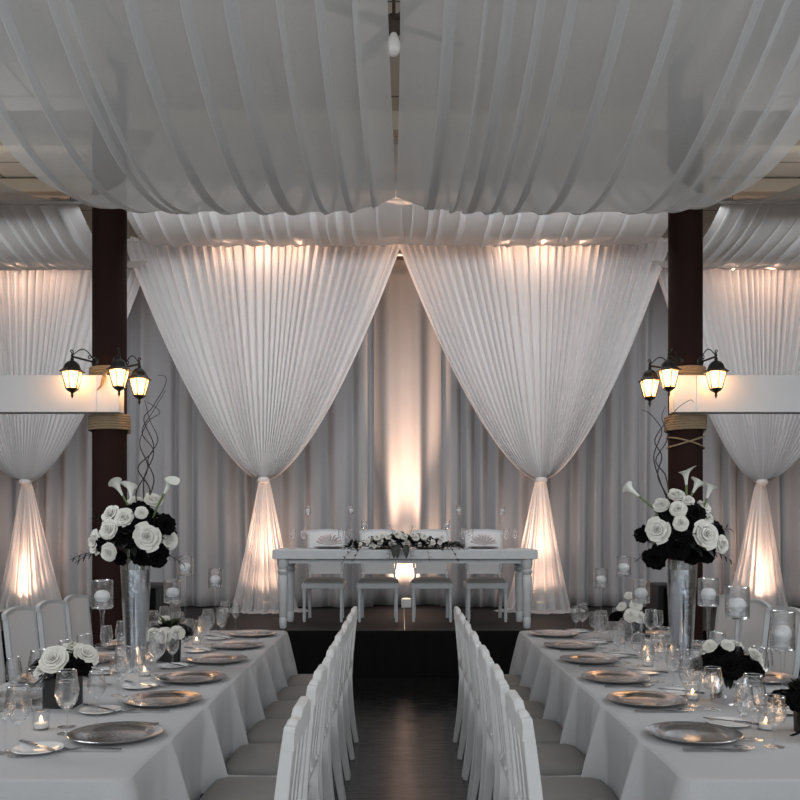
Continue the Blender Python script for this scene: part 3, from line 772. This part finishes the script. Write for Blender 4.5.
# ------------------------------------------------------------------ flowers
def petal_ring(m, n, r0, r1, h0, h1, wid, a0, cup, ruffle, rnd):
    for k in range(n):
        a = a0+2*PI*k/n+rnd.uniform(-.15, .15); s = rnd.uniform(.84, 1.12)
        def fn(u, v, a=a, s=s):
            w_ = wid*math.sin(PI*(.16+.60*v))**.6; t = (2*u-1)
            r = lerp(r0, r1, v**(1+cup))*s + ruffle*math.sin(t*5+a*3)*v
            ang = a + t*w_/max(r, r1*.45)
            r2 = r*(1-.12*t*t*(1-v))
            z = lerp(h0, h1, math.sin(v*PI/2*1.15))*s - .12*h1*t*t*v
            return (math.cos(ang)*r2, math.sin(ang)*r2, z)
        m.grid(fn, 6, 5)
def rose_mesh(seed, R, ruffle=0.0, full=1):
    rnd = random.Random(seed); m = MB()
    petal_ring(m, 3, R*.05, R*.14, 0, R*.72, R*.16, 0, .3, 0, rnd)
    petal_ring(m, 4, R*.08, R*.28, 0, R*.74, R*.26, .5, .1, ruffle, rnd)
    petal_ring(m, 5, R*.10, R*.45, 0, R*.70, R*.34, .2, .1, ruffle, rnd)
    petal_ring(m, 6, R*.12, R*.66, -R*.1, R*.60, R*.42, .7, 0, ruffle*1.3, rnd)
    if full: petal_ring(m, 7, R*.12, R*.86, -R*.2, R*.52, R*.50, .1, 0, ruffle*1.6, rnd)
    petal_ring(m, 8, R*.12, R*1.0, -R*.3, R*.30, R*.56, .4, -.1, ruffle*2, rnd)
    m.ball((0, 0, -R*.05), R*.5, 12, 6, .8)
    return m
def meshof(mb, name, mt):
    o = mb.build(name, mt); me = o.data; bpy.data.objects.remove(o); return me
ME_ROSE = meshof(rose_mesh(1, 1.0), 'rose', M_ROSE); ME_PEONY = meshof(rose_mesh(9, 1.0, .0), 'peony', M_ROSE)
ME_DARK = meshof(rose_mesh(3, 1.0, .03), 'black_rose', M_DROSE)
def bloom(me, name, parent, loc, R, dirv):
    o = bpy.data.objects.new(name, me); COL.objects.link(o); o.parent = parent
    o.location = loc; o.rotation_mode = 'XYZ'
    o.rotation_euler = Vector(dirv).to_track_quat('Z', 'Y').to_euler(); o.scale = (R, R, R); return o
def leaf(m, p, d, L, W, droop=.2):
    p = Vector(p); d = Vector(d).normalized(); sd = d.cross(Vector((0, 0, 1)));
    sd = sd.normalized() if sd.length > .05 else Vector((1, 0, 0)); up = sd.cross(d)
    n = len(m.v)
    for i in range(6):
        t = i/5; c = p+d*L*t-Vector((0, 0, 1))*droop*L*t*t; w_ = W*math.sin(PI*min(1, t*.92+.06))**.8
        m.v += [tuple(c-sd*w_*.5+up*w_*.15), tuple(c), tuple(c+sd*w_*.5+up*w_*.15)]
    for i in range(5):
        for k in range(2): a = n+i*3+k; m.f.append([a, a+1, a+4, a+3])
def sprig(m, p, d, L, lw=.012, n=9, droop=.3):
    p = Vector(p); d = Vector(d).normalized()
    pts = [p+d*L*t-Vector((0, 0, 1))*droop*L*t*t for t in [k/6 for k in range(7)]]
    m.tube(pts, .0018, 4)
    for k in range(n):
        t = (k+1.5)/(n+1.5); c = p+d*L*t-Vector((0, 0, 1))*droop*L*t*t
        s = 1 if k % 2 else -1; sd = d.cross(Vector((0, 1, .3))).normalized()*s
        leaf(m, c, d*.6+sd*.8, lw*2.6, lw)
def foliage(parent, c, rx, rz, n, seed, L=.07, W=.04, ry=None, low=-.4):
    rnd = random.Random(seed); m = MB(); ry = ry or rx
    for _ in range(n):
        a = rnd.uniform(0, 2*PI); e = rnd.uniform(low, 1.2)
        d = Vector((math.cos(a)*math.cos(e), math.sin(a)*math.cos(e), math.sin(e)))
        leaf(m, (c[0]+d.x*rx*.55, c[1]+d.y*ry*.55, c[2]+d.z*rz*.55), d+Vector((rnd.uniform(-.4, .4), rnd.uniform(-.4, .4), rnd.uniform(-.2, .4))), L*rnd.uniform(.7, 1.3), W*rnd.uniform(.7, 1.2))
    m.ball(c, min(rx, rz)*.55, 12, 8)
    return m.build('foliage', M_LEAF, parent)
def calla(parent, base, top, tilt, R=.036, H=.095):
    base = Vector(base); top = Vector(top)-Vector((0, 0, .045)); d = (top-base).normalized(); tl = Vector(tilt)
    mid = (base+top)/2+tl*-.02
    ax = (d+tl*.5).normalized().to_track_quat('Z', 'Y').to_matrix()
    def fn(u, v):
        a = 2*PI*u; f = 1+.45*max(0, math.cos(a))**3*v**3
        r = R*(.12+.30*v+.62*v**5)
        z = H*v + H*.16*max(0, math.cos(a))*v**2 - H*.18*(1-math.cos(a))*.5*v**3
        p = ax @ Vector((math.cos(a)*r*f, math.sin(a)*r, z)); return tuple(top+p)
    o = MB().grid(fn, 20, 10, True).build('calla_lily', M_LILY, parent)
    MB().tube([base, mid, top, top+(ax @ Vector((0, 0, H*.15)))], [.005, .0055, .006, .006], 8).build('stem', M_STEM, o)
def twig(parent, pts, r=.004):
    P = [Vector(p) for p in pts]; out = []
    for i in range(len(P)-1):
        a = P[max(i-1, 0)]; b = P[i]; c = P[i+1]; d = P[min(i+2, len(P)-1)]
        for k in range(6):
            t = k/6; out.append(.5*((2*b)+(c-a)*t+(2*a-5*b+4*c-d)*t*t+(3*b-a-3*c+d)*t**3))
    out.append(P[-1]); n = len(out)
    MB().tube(out, [lerp(r, r*.3, i/n) for i in range(n)], 6).build('twig', M_TWIG, parent)

# pixel offsets (px right, px up) of the photo divided by the scale at that distance give metres
def tall_arr(x, y, label, blooms, lilies, twigs, sprigs, k=192., vase_h=.58):
    v = thing('tall_vase', 'tall flared clear glass vase filled with water on the %s table' % label, 'vase', (x, y, TT))
    R0, R1 = .052, .080
    MB().lathe([(.001, 0), (R0, 0), (R0*1.0, .02), (R1, vase_h), (R1-.005, vase_h), (R0-.006, .03), (.001, .03)], 28).build('vase_wall', M_VASE, v, smooth=True)
    MB().lathe([(.001, .032), (R0-.008, .032), (R1-.010, vase_h-.05), (.001, vase_h-.05)], 28).build('water', M_CHROME, v)
    a = thing('flower_arrangement', 'large round bouquet of white roses, calla lilies and black blooms in the tall %s vase' % label, 'flowers', (x, y, TT+vase_h))
    foliage(a, (0, 0, .13), .20, .15, 150, 11, .085, .05)
    m = MB()
    for q in range(8):
        an = q*PI/4; m.tube([(math.cos(an)*.03, math.sin(an)*.03, -.38), (math.cos(an+.5)*.05, math.sin(an+.5)*.05, .1)], .004, 5)
    m.build('stems', M_STEM, a)
    for kind, dx, dz, r, dy in blooms:
        me, nm = {'r': (ME_ROSE, 'rose'), 'p': (ME_PEONY, 'peony'), 'd': (ME_DARK, 'black_rose')}[kind]
        loc = Vector((dx/k, dy, dz/k)); c = Vector((0, .02, .12))
        bloom(me, nm, a, loc, r/k, (loc-c).normalized()+Vector((0, -.75, .25)))
    rnd = random.Random(5)
    for _ in range(26):        # blooms round the back so it is a full bouquet
        an = rnd.uniform(.15, PI-.15); e = rnd.uniform(-.2, 1.2); d = Vector((math.cos(an)*math.cos(e), math.sin(an)*math.cos(e), math.sin(e)))
        dk = rnd.random() < .4
        bloom(ME_DARK if dk else ME_ROSE, 'black_rose' if dk else 'rose', a, Vector((0, .01, .12))+Vector((d.x*.17, d.y*.15, d.z*.13)), rnd.uniform(.035, .05), d)
    for b, tp, tl in lilies: calla(a, (b[0]/k, -.04, b[1]/k), (tp[0]/k, tp[2], tp[1]/k), tl)
    for tw in twigs: twig(a, [(p[0]/k, p[2] if len(p) > 2 else .0, p[1]/k) for p in tw])
    for p, d, L in sprigs:
        m = MB(); sprig(m, (p[0]/k, -.03, p[1]/k), d, L/k); m.build('leaf_sprig', M_LEAF, a)
    return a
# origin pixel of left arrangement : vase top (135, 561)
def rel(ox, oy, x, y): return (x-ox, oy-y)
def L(x, y): return rel(135, 561, x, y)
def Rr(x, y): return rel(682, 565, x, y)
bl = [('p', *L(154, 538), 14, -.15), ('r', *L(118, 531), 10, -.14), ('r', *L(131, 520), 10, -.12), ('r', *L(118, 552), 9, -.14), ('p', *L(102, 543), 12, -.06), ('r', *L(115, 517), 10, -.06),
      ('d', *L(140, 513), 11, -.05), ('d', *L(134, 537), 13, -.13), ('d', *L(160, 556), 12, -.10), ('d', *L(166, 527), 11, -.06), ('r', *L(168, 541), 10, -.02), ('r', *L(152, 503), 10, 0), ('r', *L(133, 504), 8, .02),
      ('d', *L(110, 545), 9, -.1), ('r', *L(146, 515), 7, -.1), ('d', *L(146, 556), 10, -.1), ('d', *L(125, 558), 8, -.08)]
br = [('p', *Rr(694, 540), 14, -.15), ('p', *Rr(652, 536), 13, -.12), ('r', *Rr(671, 529), 8, -.16), ('r', *Rr(671, 516), 9, -.12), ('d', *Rr(687, 521), 12, -.10), ('r', *Rr(713, 549), 9, -.10), ('d', *Rr(669, 551), 14, -.13),
      ('d', *Rr(711, 537), 10, -.06), ('d', *Rr(652, 562), 12, -.08), ('r', *Rr(675, 502), 9, -.02), ('r', *Rr(660, 512), 9, -.03), ('r', *Rr(702, 524), 9, -.04), ('r', *Rr(703, 513), 8, .0), ('d', *Rr(643, 540), 9, -.02),
      ('d', *Rr(700, 558), 10, -.08), ('r', *Rr(716, 536), 8, .03), ('r', *Rr(684, 507), 7, -.06), ('d', *Rr(686, 560), 9, -.08)]
tall_arr(-1.385, 4.69, 'left', bl,
         [(L(134, 518), (*L(126, 490), -.05), (-.5, -.2, .5)), (L(136, 520), (*L(128, 492), .04), (.2, 0, .5)), (L(154, 520), (*L(165, 488), -.05), (.5, -.2, .4))],
         [[(6, 40), (14, 70), (2, 92), (18, 112), (8, 140), (16, 152), (28, 172), (30, 183), (22, 185)], [(8, 40), (0, 66), (12, 92), (4, 116), (12, 138), (24, 148), (12, 158)],
          [(4, 40), (18, 78), (12, 100), (22, 120), (14, 140), (9, 160)], [(10, 42), (8, 80), (18, 108), (6, 128), (18, 150), (30, 170)]],
         [((-30, 10), (-1, -.2, -.15), 28), ((-34, 8), (-1, 0, .05), 30), ((-25, 30), (-.6, 0, .8), 28), ((25, 8), (1, 0, -.2), 26)])
tall_arr(1.46, 4.69, 'right', br,
         [(Rr(656, 520), (*Rr(640, 494), -.02), (-.9, -.1, .3)), (Rr(684, 515), (*Rr(683, 484), -.06), (-.1, 0, .6)), (Rr(686, 515), (*Rr(692, 491), .0), (.6, 0, .3)), (Rr(700, 520), (*Rr(705, 497), -.02), (.3, 0, .5))],
         [[(-14, 60), (-22, 80), (-28, 104), (-20, 128), (-26, 140), (-34, 148), (-40, 150)], [(-12, 60), (-24, 84), (-20, 104), (-27, 120), (-14, 140), (-4, 152), (8, 160), (12, 158)], [(-12, 58), (-16, 84), (-26, 100), (-14, 122), (-20, 142), (-16, 154)]],
         [((-20, 25), (-1, 0, .3), 32), ((20, 25), (1, 0, .55), 32), ((-22, 12), (-1, 0, -.2), 28), ((22, 10), (1, 0, -.1), 26)])

# low centrepieces
def low_arr(x, y, label, pot, blooms, seed, w_=.13, h=.12, ribbons=(), greens=0, rx=.11):
    if pot:
        pname, pm, shape, plabel = pot
        o = MB().lathe([(.001, .0), (w_/2*(1.35 if shape == 4 else 1), 0), (w_/2*(1.35 if shape == 4 else 1.06), h), (w_/2*(1.25 if shape == 4 else .98), h), (w_/2*1.1*.8, h-.02), (.001, h-.02)], shape).build(pname, pm, smooth=(shape > 6))
        o.location = (x, y, TT); tag(o, plabel, 'flower pot', 'low flower pots')
    a = thing('low_centrepiece', label, 'flowers', (x, y, TT+h))
    foliage(a, (0, 0, .03), rx, .07, 70, seed, .06, .035)
    for kind, dx, dy, dz, r in blooms:
        me, nm = {'r': (ME_ROSE, 'rose'), 'p': (ME_PEONY, 'peony'), 'd': (ME_DARK, 'black_rose')}[kind]
        bloom(me, nm, a, (dx, dy, dz), r, Vector((dx*6, dy*6-.5, .8)))
    for rb in ribbons:
        pts = []
        P = [Vector(p) for p in rb]
        for i in range(len(P)-1):
            q = P[max(i-1, 0)]; b = P[i]; c = P[i+1]; d = P[min(i+2, len(P)-1)]
            for k in range(6):
                t = k/6; pts.append(.5*((2*b)+(c-q)*t+(2*q-5*b+4*c-d)*t*t+(3*b-q-3*c+d)*t**3))
        pts.append(P[-1])
        MB().bar(pts, .022, .002, Vector((.25, 1, 0))).build('ribbon', M_BLACK, a)
    if greens:
        rnd = random.Random(seed); m = MB()
        for _ in range(greens):
            an = rnd.uniform(0, 6.28); leaf(m, (0, 0, .05), (math.cos(an)*.7, math.sin(an)*.5, 1.0), rnd.uniform(.10, .17), .03, .3)
        m.build('upright_leaves', M_STEM, a)
    return a
low_arr(-1.43, 3.80, 'low bouquet of ivory roses and dark leaves in the black pot', ('square_pot', M_CASE, 4, 'black square flower pot on the near part of the left table'),
        [('r', 0, -.09, .08, .062), ('p', .10, -.02, .09, .055), ('r', -.06, -.08, .035, .03), ('d', .05, -.08, .02, .05), ('d', -.09, 0, .04, .05), ('r', .02, .06, .10, .05), ('r', -.08, .08, .06, .045), ('d', .06, .09, .05, .05), ('d', .10, -.07, .05, .045)], 21, greens=10)
low_arr(-1.30, 5.02, 'small mixed white and green bouquet right of the tall left vase', ('dark_pot', M_CASE, 24, 'round black pot holding the small mixed bouquet, left table'),
        [('r', -.07, -.06, .03, .045), ('r', .0, -.09, .03, .05), ('r', .06, -.05, .04, .045), ('p', -.03, .03, .10, .04), ('d', .08, .03, .04, .05), ('d', -.09, .04, .04, .045), ('r', .03, .08, .05, .04)], 22, greens=14)
low_arr(1.41, 3.88, 'low bouquet of black and white blooms in the silver pot', ('silver_pot', M_CHROME, 28, 'round mirrored silver flower pot on the near part of the right table'),
        [('d', -.03, -.08, .04, .065), ('d', .06, -.07, .03, .06), ('d', -.08, -.02, .05, .055), ('d', .0, .0, .09, .06), ('p', -.08, .0, .12, .035), ('p', -.02, -.04, .13, .03), ('p', .09, -.05, .09, .035), ('p', .11, -.03, .05, .03), ('d', .07, .07, .05, .055), ('p', .04, .04, .12, .035), ('p', -.05, .09, .09, .04), ('d', -.1, .06, .03, .05)], 23, w_=.15, h=.115)
low_arr(1.53, 5.90, 'small white rose bouquet with black ribbon left of the tall right vase', ('dark_pot', M_CASE, 24, 'round black pot holding the small white roses, right table'),
        [('r', -.05, -.09, .05, .05), ('r', .0, -.10, .04, .045), ('r', -.01, -.05, .11, .045), ('r', -.09, -.02, .10, .035), ('r', -.04, 0, .17, .035), ('d', .08, -.05, .04, .06), ('d', -.12, .0, .03, .05), ('d', .06, .08, .05, .06), ('d', .11, .03, .02, .05)], 24, greens=8,
        ribbons=[[(.08, -.12, .05), (.06, -.14, -.03), (.10, -.15, -.08), (.17, -.14, -.09)]])
low_arr(1.50, 3.33, 'black bloom cluster with curling black ribbon at the right edge', ('dark_pot', M_CASE, 24, 'round black pot at the right edge of the photo'),
        [('d', -.05, -.06, .03, .05), ('d', .03, -.08, .03, .055), ('d', .0, .02, .06, .055), ('d', .09, .0, .03, .05), ('d', -.07, .05, .02, .05), ('d', .05, .08, .03, .05)], 25, w_=.09, h=.085, rx=.08,
        ribbons=[[(-.06, -.08, .02), (-.085, -.12, -.02), (-.08, -.15, -.055), (-.04, -.16, -.075), (.02, -.15, -.07)], [(-.04, -.09, .0), (-.07, -.12, -.05), (-.115, -.13, -.07)]])

# ------------------------------------------------------------------ head table items
HZ = SZ+TH
def hx_(px, d=9.35): return (px-401.6)*d/900
for px, y, zt, lb in ((308, 9.45, 1.69, 'leftmost'), (351, 9.45, 1.69, 'second from left'), (364, 9.3, 1.56, 'short third from left'), (447, 9.3, 1.56, 'short third from right'), (459, 9.45, 1.69, 'second from right'), (502, 9.45, 1.69, 'rightmost')):
    k = round((zt-HZ)*20)/20; key = ('h', k)
    if key not in heights: heights[key] = Proto(candle_stand(k, .034, .09))
    heights[key].put((hx_(px, y), y, HZ), 0, 'slender glass candle stand on the head table, %s' % lb)
for i, (px, lb) in enumerate(((293, 'first'), (303, 'second'), (341, 'third'), (348, 'fourth'), (463, 'fifth'), (471, 'sixth'), (506, 'seventh'), (516, 'eighth'))):
    P_WHT.put((hx_(px, 9.35), 9.35+(i % 2)*.05, HZ), 0, 'slim wine glass on the head table, %s from the left' % lb)
for px, lb in ((328, 'left'), (383, 'centre left'), (428, 'centre right'), (484, 'right')):
    x = hx_(px, 9.4)
    P_CH.put((x, 9.50, HZ), 0, 'silver charger plate on the head table, %s' % lb)
    if lb in ('left', 'right'):
        m = MB()
        for q in range(9):
            a = (q-4)*.30
            def fn(u, v, a=a):
                r = v*.125; t = (u-.5)
                return (math.sin(a+t*.28)*r*1.15, .03*math.sin(u*PI*2)*v+(q-4)*.004, .018+math.cos(a+t*.28)*r*.95+.004*math.sin(u*PI))
            m.grid(fn, 5, 5)
        o = m.build('fan_napkin', M_NAPK, solid=.003); o.location = (x, 9.5, HZ+.016)
        tag(o, 'blush fan-folded napkin on the %s plate of the head table' % lb, 'napkin', 'fan-folded napkins')
g = thing('table_garland', 'long garland of white roses and dark leaves at the middle of the head table', 'flowers', (hx_(404, 9.2), 9.22, HZ))
rnd = random.Random(31); m = MB()
for _ in range(520):
    x = rnd.gauss(0, .26); x = max(-.55, min(.55, x)); h = .13*(1-(abs(x)/.6)**1.2)
    a = rnd.uniform(0, 6.28)
    leaf(m, (x, rnd.uniform(-.09, .09), rnd.uniform(.0, h)+.02), (math.cos(a)+x*1.5, math.sin(a)*.8-.2, rnd.uniform(-.1, .9)), rnd.uniform(.06, .12), .038, .3)
m.ball((0, 0, .03), .03)
m.build('foliage', M_LEAF, g)
for cx_, cz_, R_ in [(-.44, .05, .03), (-.37, .08, .045), (-.33, .05, .035), (-.27, .12, .05), (-.24, .08, .045), (-.22, .14, .04), (-.12, .06, .052), (-.06, .15, .055), (.0, .13, .05), (.02, .06, .058), (.12, .12, .05), (.09, .15, .04), (.16, .05, .03), (.20, .13, .05), (.29, .07, .04), (.38, .12, .04), (.36, .07, .035), (-.30, .03, .03), (.24, .08, .03), (-.16, .13, .045)]:
    R_ *= .78
    bloom(ME_ROSE if R_ < .04 else ME_PEONY, 'rose' if R_ < .04 else 'peony', g, (cx_, -.08-.02*rnd.random(), cz_), R_, (cx_*.8, -1, .35))
for _ in range(14):
    x = rnd.uniform(-.4, .4); bloom(ME_ROSE, 'rose', g, (x, .07, .05+.07*rnd.random()), .045, (x*.6, .9, .5))
m = MB()
for x, d, L_ in ((-.38, (-.5, -.9, .1), .26), (-.43, (-.9, -.6, -.05), .24), (.40, (.45, -.8, .1), .30), (.20, (.2, -.9, .1), .26), (-.12, (-.1, -.9, .1), .24), (-.10, (-.3, -.1, 1), .16), (.05, (.3, -.1, 1), .14), (.45, (1, -.2, .05), .2), (.5, (1, .0, .1), .26), (-.5, (-1, 0, .1), .2), (.06, (.05, -.9, .05), .22)):
    up = d[2] > .5
    m = MB(); sprig(m, (x, -.08, .05 if not up else .12), d, L_, .016, 10, 0.1 if up else .75); m.build('leaf_sprig', M_LEAF, g)
m = MB()
for x in (-.09, -.06, .02): leaf(m, (x, -.14, .05), (x, -1, -.5), .13, .07, .6)
m.build('broad_leaves', M_LEAF, g)
